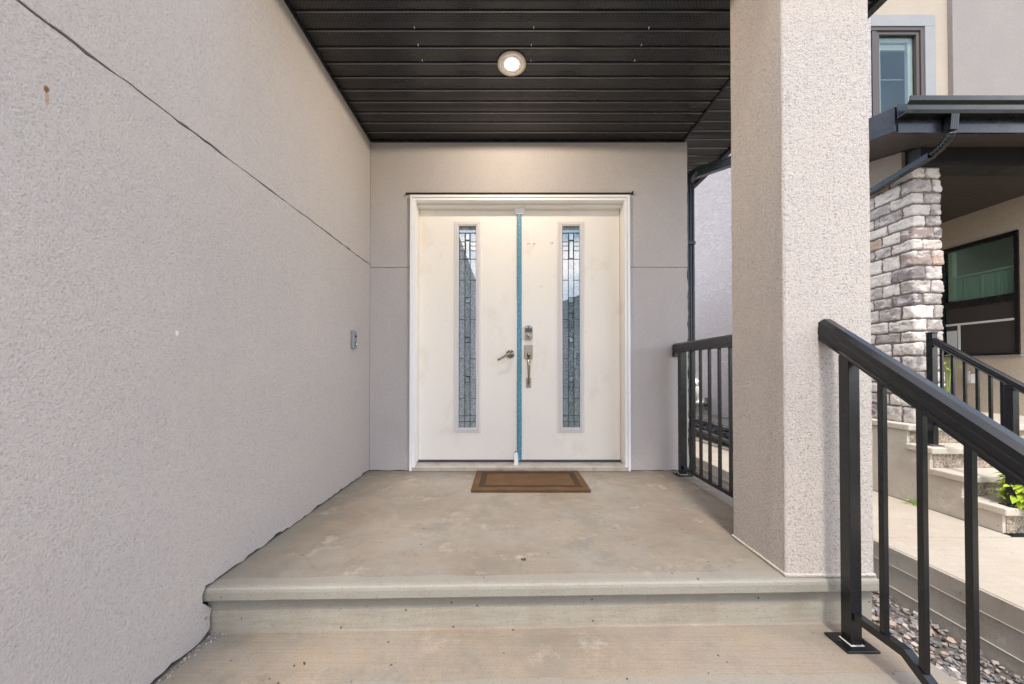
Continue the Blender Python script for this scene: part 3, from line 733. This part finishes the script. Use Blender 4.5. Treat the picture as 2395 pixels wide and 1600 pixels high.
# porch side railing
pr_ = thing('porch_railing', (1.27, 2.15, 0), 'short level black railing between the entry wall and the stucco pillar', 'railing')
PX = 1.268
build('handrail', MB().sweep(CAPP, [(PX, 2.715, .970), (PX, 1.650, .970)]), 'black', pr_)
build('rail_bracket', MB().box(PX - .026, PX + .026, 2.708, 2.7185, .870, .9, .002), 'black', pr_)
post(PX, 2.615, .001, .905, .045, pr_)
build('bottom_rail', MB().sweep(PB, [(PX, 2.592, .060), (PX, 1.650, .060)]), 'black', pr_)
b0 = build('baluster', MB().box(PX - .008, PX + .008, 2.47 - .008, 2.47 + .008, .073, .904, .001), 'black', pr_)
for i in range(1, 8): copy_part(b0, (PX, 2.47 - .1065 * i, .073), pr_)

# ================================================================= NEIGHBOUR HOUSE
nh = thing('neighbour_house', (4.9, 5, -.5), 'neighbouring two-storey house with stone porch column and black gutters', 'house')
# side wall beyond our eave
build('side_wall', MB().box(3.92, 4.05, 3.95, 16, -.10, 6.6), 'stucco_swirl', nh)
build('foundation', MB().box(3.935, 4.05, 3.4, 16, -.5, -.1005), 'concrete_side', nh)
# porch back, right block, upper walls
mb = MB().box(4.051, 5.829, 5.0, 5.15, .2, 3.3)
build('porch_back_wall', mb, 'stucco_beige', nh)
def wall_with_hole(mb, axis, at, th, a0, a1, z0, z1, h):
    ha0, ha1, hz0, hz1 = h
    for (p, q, r0, r1) in ((a0, ha0, z0, z1), (ha1, a1, z0, z1), (ha0, ha1, z0, hz0), (ha0, ha1, hz1, z1)):
        if axis == 'x': mb.box(at, at + th, p, q, r0, r1)
        else: mb.box(p, q, at, at + th, r0, r1)
    bmesh.ops.remove_doubles(mb.bm, verts=mb.bm.verts, dist=1e-5)
WY0, WY1, WZ0, WZ1 = 4.055, 4.80, .945, 2.376
mb = MB(); wall_with_hole(mb, 'x', 5.83, .15, 2.3, 5.15, -.5, 3.3, (WY0, WY1, WZ0, WZ1))
build('porch_side_wall', mb, 'stucco_porch', nh)
UX0, UX1, UZ0, UZ1 = 5.0, 5.868, 3.9, 5.626
mb = MB(); wall_with_hole(mb, 'y', 5.0, .15, 4.051, 6.7, 3.301, 7.5, (UX0 - .9, UX1, UZ0, UZ1))
build('upper_wall', mb, 'stucco_beige', nh)
build('upper_block', MB().box(6.215, 11, 4.94, 4.999, 3.301, 7.5, .004), 'stucco_grey', nh)
mb = MB().box(UX0 - .9, UX1 + .15, 4.975, 4.9995, UZ1 + .003, UZ1 + .165, .002).box(UX1 + .003, UX1 + .15, 4.976, 4.9995, 3.8, UZ1 + .0025, .002)
build('window_trim', mb, 'stucco_trim', nh)
# upper window
uw = build('window', (lambda mb: (ring(mb, UX0 - .9, UX1, UZ0, UZ1, .05, 4.985, 5.06, True, .003), mb.box(5.135, 5.20, 4.990, 5.06, UZ0 + .051, UZ1 - .051, .003), mb)[-1])(MB()), 'frame_brown', nh, label='upper floor brown framed window above the porch roof')
mb = MB(); ring(mb, 5.202, UX1 - .052, UZ0 + .052, UZ1 - .052, .045, 5.0, 5.05, True, .003); build('sash', mb, 'frame_brown', uw)
mb = MB(); mb.box(5.247, UX1 - .097, 5.03, 5.034, UZ0 + .09, UZ1 - .097); build('pane', mb, 'pane_grey', uw)
mb = MB(); ring(mb, 5.215, UX1 - .06, UZ0 + .06, UZ1 - .06, .10, 5.055, 5.10, True, .004); mb.box(5.32, UX1 - .165, 5.08, 5.11, UZ1 - .25, UZ1 - .165, .006); build('inner_frame', mb, 'innertrim', uw)
mb = MB().box(5.25, UX1 - .095, 5.12, 5.122, 4.97, 4.985).box(4.2, 6.6, 5.6, 5.62, 3.5, 7).box(5.36, 5.42, 5.3, 5.5, 3.9, 4.9)
build('room', mb, 'room', uw)
# porch window in the wall facing us from the right
pw = build('window', (lambda mb: (
    mb.box(5.812, 5.875, WY0, WY0 + .035, WZ0, WZ1, .002), mb.box(5.812, 5.875, WY1 - .05, WY1, WZ0, WZ1, .002), mb.box(5.813, 5.875, WY0 + .0355, WY1 - .0505, WZ1 - .05, WZ1, .002),
    mb.box(5.813, 5.875, WY0 + .0355, WY1 - .0505, WZ0, WZ0 + .02, .002), mb.box(5.818, 5.865, WY0 + .036, WY1 - .051, 1.575, 1.66, .002), mb)[-1])(MB()), 'black', nh, label='black framed sash window under the neighbour porch ceiling')
build('pane', MB().box(5.840, 5.843, WY0 + .03, WY1 - .045, 1.64, WZ1 - .045), 'pane', pw)
mb = MB().box(5.838, 5.840, WY0 + .03, WY1 - .045, WZ0 + .015, 1.58); build('insect_screen', mb, 'screen', pw)
mb = MB().box(5.828, 5.8375, WY0 + .036, WY1 - .051, 1.345, 1.372, .002)
mb.box(5.828, 5.8375, WY1 - .20, WY1 - .175, WZ0 + .02, 1.345, .002)
mb.box(5.845, 5.90, WY1 - .12, WY1 - .075, 1.68, WZ1 - .06).box(5.846, 5.865, WY0 + .04, WY1 - .125, 1.965, 1.985)
build('inner_sash', mb, 'innertrim', pw)
build('tag', MB().box(5.829, 5.8372, WY1 - .165, WY1 - .06, WZ0 + .06, 1.28, .002), 'blind', pw)
# curtain
bm = MB(); pts = [(5.90 + .018 * math.sin(i * 1.9) + .008 * math.sin(i * 4.7), WY0 + .01 + i * .0072) for i in range(100)]
pts2 = [(x + .004, y) for x, y in pts][::-1]
bm.prism(pts + pts2, 'z', 1.4, 1.96); build('curtain', bm, 'curtain', pw)
build('room', MB().box(6.3, 6.32, 3.6, 5.3, .7, 2.7).box(6.0, 6.3, 3.6, 5.3, 2.65, 2.68), 'room', pw)
build('sill', MB().box(5.795, 5.829, WY0 - .02, WY1 + .02, WZ0 - .022, WZ0 - .002, .002), 'stucco_trim', pw)
# outlet box
mb = MB().box(5.775, 5.829, 4.45, 4.53, .60, .72, .004).box(5.765, 5.7745, 4.462, 4.518, .63, .71, .006).box(5.785, 5.80, 4.48, 4.50, .7205, .75, .002)
build('outlet_box', mb, 'pvc', nh)
# pvc vent and meter by the side wall
pv = MB().tube([(3.86, 7.62, .52), (3.86, 7.5, .555), (3.86, 7.38, .55), (3.86, 7.31, .50), (3.86, 7.30, .42), (3.86, 7.30, .13)], .045, 14)
pv.tube([(3.86, 7.62, .10), (3.86, 7.4, .10), (3.86, 7.1, .10)], .05, 14)
build('vent_pipe', pv, 'pvc', nh)
build('wall_flange', MB().box(3.895, 3.9195, 6.93, 7.12, -.01, .22, .01).lathe([(.05, 0), (.05, -.06), (.03, -.07), (0, -.07)], (3.894, 7.02, .1), 'x', 18), 'frame_brown', nh)

# stone column
col = MB()
mort = MB().box(3.899, 4.160, 3.429, 3.93, .246, 2.735)
build('column_core', mort, 'mortar', nh)
def stone(bm, x0, x1, y0, y1, z0, z1, seed):
    """rounded, rock-faced block"""
    nx, ny, nz = max(2, int((x1 - x0) / .014)), max(2, int((y1 - y0) / .014)), max(3, int((z1 - z0) / .013))
    nx, ny, nz = min(nx, 22), min(ny, 30), min(nz, 9)
    cache = {}
    c = Vector(((x0 + x1) / 2, (y0 + y1) / 2, (z0 + z1) / 2)); hx, hy, hz_ = (x1 - x0) / 2, (y1 - y0) / 2, (z1 - z0) / 2; r = min(.014, hx * .45, hy * .45, hz_ * .45)
    def V(i, j, k):
        if (i, j, k) not in cache:
            p = Vector((x0 + (x1 - x0) * i / nx, y0 + (y1 - y0) * j / ny, z0 + (z1 - z0) * k / nz)) - c
            q = Vector((max(-hx + r, min(hx - r, p.x)), max(-hy + r, min(hy - r, p.y)), max(-hz_ + r, min(hz_ - r, p.z))))
            d = p - q
            if d.length > 1e-6: p = q + d.normalized() * r
            w_ = c + p; s1 = Vector((seed * 3.1, 0, 0))
            nrm = d.normalized() if d.length > 1e-6 else Vector((0, 0, 0))
            a = .011 * noise.noise(w_ * 14 + s1) - .013 * abs(noise.noise(w_ * 32 + s1)) + .003
            edge = .002 * noise.noise(w_ * 9 + s1)
            w_ = w_ + nrm * (a + edge); cache[(i, j, k)] = bm.verts.new(w_)
        return cache[(i, j, k)]
    def face(a, b, c_, d_): f = bm.faces.new((a, b, c_, d_)); f.smooth = True
    for i in range(nx):
        for j in range(ny):
            for k in (0, nz): face(V(i, j, k), V(i + 1, j, k), V(i + 1, j + 1, k), V(i, j + 1, k))
    for i in range(nx):
        for k in range(nz):
            for j in (0, ny): face(V(i, j, k), V(i + 1, j, k), V(i + 1, j, k + 1), V(i, j, k + 1))
    for j in range(ny):
        for k in range(nz):
            for i in (0, nx): face(V(i, j, k), V(i, j + 1, k), V(i, j + 1, k + 1), V(i, j, k + 1))
sb = bmesh.new(); z = .25; row = 0; seed = 1
CX0, CX1, CY0 = 3.887, 4.172, 3.415
while z < 2.70:
    h = rnd.choice((.108, .118, .130, .150, .112, .136)) if row else .165
    h = min(h, 2.735 - z); 
    if 2.735 - z - h < .07: h = 2.735 - z
    g = .013; z1 = z + h - g; j = lambda a: rnd.uniform(-a, a)
    if row % 2:
        xe = CX0 + rnd.uniform(.085, .13); ye = CY0 + rnd.uniform(.19, .24)
    else:
        xe = CX0 + rnd.uniform(.17, .205); ye = CY0 + rnd.uniform(.09, .13)
    # corner stone wraps both faces, then fillers
    stone(sb, CX0 + j(.004), xe, CY0 + j(.004), ye, z, z1, seed); seed += 1
    if row % 2 and xe - CX0 < .11 and rnd.random() < .35:
        xm = xe + g + .03; stone(sb, xe + g, xm, CY0 + j(.003), CY0 + .06, z, z1, seed); seed += 1; xe = xm
    stone(sb, xe + g, CX1 + rnd.uniform(-.012, .012), CY0 + j(.006), CY0 + .13, z, z1, seed); seed += 1
    yy = ye + g
    while yy < 3.90:
        yl = min(.95 + 3, yy + rnd.uniform(.15, .27))
        if 3.95 - yl < .08: yl = 3.95
        stone(sb, CX0 + j(.006), CX0 + .10, yy, yl, z, z1, seed); seed += 1; yy = yl + g
    z += h; row += 1
build('stone_column', sb, 'stone', nh)
# roof, soffit, gutters
RZ = lambda y: 2.83 + .27 * (y - 3.05)
mb = MB().prism([(3.05, RZ(3.05) + .005), (4.975, RZ(4.975) + .005), (4.975, RZ(4.975) + .19), (3.05, RZ(3.05) + .19)], 'x', 3.335, 8.2)
build('porch_roof', mb, 'shingle', nh)
mb = MB().prism([(3.04, RZ(3.04) - .005), (4.97, RZ(4.97) - .005), (4.97, RZ(4.97) + .205), (3.04, RZ(3.04) + .205)], 'x', 3.315, 3.334)
mb.box(3.3345, 8.2, 3.03, 3.0495, 2.805, 2.95)
build('fascia', mb, 'black', nh)
# K-style gutter
gp = [(3.029, 2.925), (2.965, 2.925), (2.955, 2.95), (2.95, 2.985), (2.93, 3.01), (2.925, 3.045), (2.935, 3.045), (2.94, 3.012), (2.96, 2.99), (2.965, 2.95), (2.972, 2.933), (3.022, 2.933), (3.022, 3.045), (3.029, 3.045)]
build('gutter', MB().prism(gp, 'x', 3.325, 8.2), 'black', nh)
# sloping soffit of grooved strips under the rake and eave
mb = MB()
for i in range(14):
    a, b = 3.34 + i * .043, 3.34 + i * .043 + .035
    if b > 3.94: break
    mb.prism([(3.06, RZ(3.06) - .004), (4.95, RZ(4.95) - .004), (4.95, RZ(4.95) + .0035), (3.06, RZ(3.06) + .0035)], 'x', a, b)
for i in range(9):
    y0 = 3.06 + i * .045
    mb.prism([(y0, RZ(y0) - .004), (y0 + .041, RZ(y0 + .041) - .004), (y0 + .041, RZ(y0 + .041) + .0035), (y0, RZ(y0) + .0035)], 'x', 3.945, 8.2)
build('eave_soffit', mb, 'soffit_brown', nh)
build('beam', MB().prism([(3.425, 2.742), (3.60, 2.742), (3.60, RZ(3.6) - .006), (3.425, RZ(3.425) - .006)], 'x', 3.985, 8.2), 'soffit_plain', nh)
build('beam_end', MB().prism([(3.56, 2.738), (4.9, 2.738), (4.9, RZ(4.9) - .006), (3.56, RZ(3.56) - .006)], 'x', 3.945, 3.984), 'stucco_beige', nh)
mb = MB()
x_ = 3.985
while x_ < 5.82:
    mb.box(x_, min(x_ + .040, 5.825), 3.601, 4.998, 2.745, 2.775); x_ += .056
# strips run across the porch depth; a flat board closes them from above
mb.box(3.985, 5.828, 3.602, 4.997, 2.777, 2.785)
build('porch_ceiling', mb, 'soffit_brown', nh)
# downspout with gathered elbows
mb = MB(); D = Vector((.0, 0, 0))
P0 = Vector((3.745, 2.99, 2.925)); P1 = Vector((3.745, 3.0, 2.78)); P2 = Vector((3.62, 3.06, 2.60)); P3 = Vector((3.845, 3.86, 2.47))
ribbed(mb, [P0, P1 + Vector((0, 0, .02))], .033, .026, Vector((0, 1, 0)))
P2 = Vector((3.725, 3.12, 2.665)); P3 = Vector((3.84, 3.80, 2.655))
Pa = P1; Pb = Vector((3.745, 3.03, 2.70))
arc = [Pa * (1 - t) ** 2 + Pb * 2 * t * (1 - t) + P2 * t * t for t in [i / 7 for i in range(8)]]
fine_ = [Pa * (1 - t) ** 2 + Pb * 2 * t * (1 - t) + P2 * t * t for t in [i / 28 for i in range(29)]]
mb.tube(fine_, [.0325 + .0012 * math.sin(i * 1.57) for i in range(29)], 14)
mb.sweep([(-.032, -.024), (.032, -.024), (.032, .024), (-.032, .024)], [P2, P3], Vector((0, 0, 1)))
build('downspout', mb, 'black', nh)
# neighbour steps
mb = MB()
ST = [(3.375, .25), (3.19, .07), (2.965, -.115), (2.72, -.29)]
pf = [(5.0, .248)]
for i, (yf, zt) in enumerate(ST):
    nz = ST[i + 1][1] if i < 3 else -.489
    pf += [(yf + .03, zt - .002), (yf + .03, nz)] if i == 0 else [(yf + .03, nz)] if False else [(yf + .03, nz)]
pf = [(5.0, .19)]
for i, (yf, zt) in enumerate(ST):
    nz = ST[i + 1][1] if i < 3 else -.489
    pf += [(yf + .035, zt - .06), (yf + .035, (nz - .06) if i < 3 else nz)]
pf += [(5.0, -.489)]
mb.prism(pf, 'x', 3.832, 5.829)
mb.mi = 0
# side cheek of smooth concrete, 3 mm proud
pc_ = [(p[0] + (.004 if 0 < i < len(pf) - 1 else 0), p[1] - (.003 if p[1] > -.4 else 0)) for i, p in enumerate(pf)]
mb.mi = 1; mb.prism(pc_, 'x', 3.805, 3.831)
mb.mi = 1
for i, (yf, zt) in enumerate(ST):
    yb = ST[i - 1][0] + .036 if i else 4.99
    mb.box(3.782, 5.828, yf, yb, zt - .058, zt, .010, 3)
build('neighbour_steps', mb, ['aggregate', 'concrete_side'], kind='structure')
# neighbour railing
nr = thing('entry_railing', (3.918, 3.3, .07), 'black metal stair railing on the neighbour steps before the stone column', 'railing')
NX = 3.918; nz_ = lambda y: 1.085 - .72 * (3.3 - y)
build('handrail', MB().sweep([(u * .85, v * .8) for u, v in CAPP], [(NX, 3.27, nz_(3.27)), (NX, 1.7, nz_(1.7))]), 'black', nr)
p_ = post(NX, 3.3, .071, 1.105, .05, nr)
build('post_cap', MB().box(NX - .029, NX + .029, 3.271, 3.329, 1.1055, 1.12, .004), 'black', p_)
post(NX, 2.78, -.289, nz_(2.78) - .055, .05, nr)
build('bottom_rail', MB().sweep(PB, [(NX, 3.274, .30 - .72 * .026), (NX, 2.806, .30 - .72 * .494)]), 'black', nr)
for y in (3.225, 3.145, 3.062, 2.98, 2.90, 2.83):
    z0 = .30 - .72 * (3.3 - y) + .014
    build('baluster', MB().box(NX - .009, NX + .009, y - .009, y + .009, z0, nz_(y) - .052, .001), 'black', nr)

# ================================================================= PLANTS AND LOOSE THINGS
def leafy(bm, c, d, L_, W_, droop=.3):
    d = d.normalized(); side = d.cross(Vector((0, 0, 1))); side = side.normalized() if side.length > .01 else Vector((1, 0, 0)); up = side.cross(d)
    rows = []
    for i in range(6):
        t = i / 5; w_ = W_ * math.sin(math.pi * (t * .86 + .09)) ** .8 * (1 - .15 * t)
        p = c + d * L_ * t + Vector((0, 0, -droop * L_ * t * t)); fold = up * w_ * .35
        rows.append([bm.verts.new(p - side * w_ + fold), bm.verts.new(p), bm.verts.new(p + side * w_ + fold)])
    tip = bm.verts.new(c + d * L_ * 1.1 + Vector((0, 0, -droop * L_ * 1.2)))
    for a, b in zip(rows, rows[1:]):
        for k in (0, 1): f = bm.faces.new((a[k], a[k + 1], b[k + 1], b[k])); f.smooth = True
    bm.faces.new((rows[-1][0], rows[-1][1], tip)); bm.faces.new((rows[-1][1], rows[-1][2], tip))
def plant(name, label, cat, base, n, R_, L_, W_, mat_, pot=None, zr=(.3, 1.0), off=(0, 0, 0)):
    t = thing(name, base, label, cat); bm = bmesh.new(); st = MB(); b = Vector(base); o = Vector(off)
    for i in range(n):
        a = rnd.uniform(0, 6.283); h = rnd.uniform(*zr); rr = R_ * math.sqrt(rnd.random())
        d = Vector((math.cos(a), math.sin(a), rnd.uniform(-.1, .7)))
        c = b + o + Vector((math.cos(a) * rr * .7, math.sin(a) * rr * .7, h * R_))
        leafy(bm, c, d, L_ * rnd.uniform(.6, 1.15), W_ * rnd.uniform(.7, 1.1), rnd.uniform(.1, .8))
        if i % 4 == 0: st.tube([b + Vector((0, 0, 0)), (b + c) / 2 + Vector((0, 0, .01)), c], .0025, 5)
    build('foliage', bm, mat_, t); build('stem', st, 'leaf', t)
    if pot: build('pot', MB().lathe(pot, base, 'z', 28), 'pot', t)
    return t
plant('potted_plant', 'bright lime green leafy plant beside the neighbour steps', 'plant', (4.03, 2.80, -.285), 200, .15, .085, .032, 'lime', [(.07, .0), (.085, .10), (.09, .10), (.078, .10), (0, .09)], (.1, 1.55), (.0, -.03, -.02))
plant('weed', 'small green weed growing in the joint beside the neighbour walk', 'weed', (3.775, 3.335, -.49), 16, .05, .045, .014, 'leaf', None, (.1, .8))
plant('porch_plant', 'green climbing plant behind the neighbour railing post at the stone column', 'plant', (4.235, 3.46, .252), 26, .10, .06, .022, 'leaf', None, (5.2, 7.4), (.0, 0, .0))
# tangled black tubing on the walk
tb = thing('drain_tubing', (3.55, 6.6, -.49), 'pile of tangled black tubing lying along the neighbour wall', 'tubing')
for i in range(15):
    ph = rnd.uniform(0, 6); x0 = rnd.uniform(3.40, 3.78); z0 = -.44 + rnd.uniform(0, .24) * (1 if x0 > 3.5 else .5); fr = rnd.uniform(2.2, 5); am = rnd.uniform(.04, .12)
    pts = [(x0 + am * math.sin(fr * t + ph), 5.2 + t * 3.0, max(-.45, z0 + .07 * math.sin(fr * 1.3 * t + ph * 2))) for t in [k / 60 for k in range(61)]]
    rr = [rnd.uniform(.026, .042) * (1 + .18 * math.sin(k * 1.5)) for k in range(61)] if i % 2 else rnd.uniform(.02, .034)
    build('tube', MB().tube(pts, rr, 9), 'tube', tb)

# ================================================================= ACROSS THE STREET (seen only in the door glass)
ah = thing('house', (7, -30, -.9), 'grey house across the street behind the viewer, reflected in the door glass', 'house')
build('wall', MB().box(0, 16, -40, -30, -.9, 5.2), 'siding', ah)
build('roof', MB().prism([(-.8, 5.2), (16.8, 5.2), (8, 8.6)], 'y', -40.5, -29.4), 'shingle', ah)
for wx in (2, 6.5, 11):
    wn = build('window', MB().box(wx, wx + 2, -29.98, -29.9, 1.0, 2.6, .02), 'white', ah)
    build('pane', MB().box(wx + .1, wx + 1.9, -29.89, -29.87, 1.1, 2.5), 'glossblack', wn)
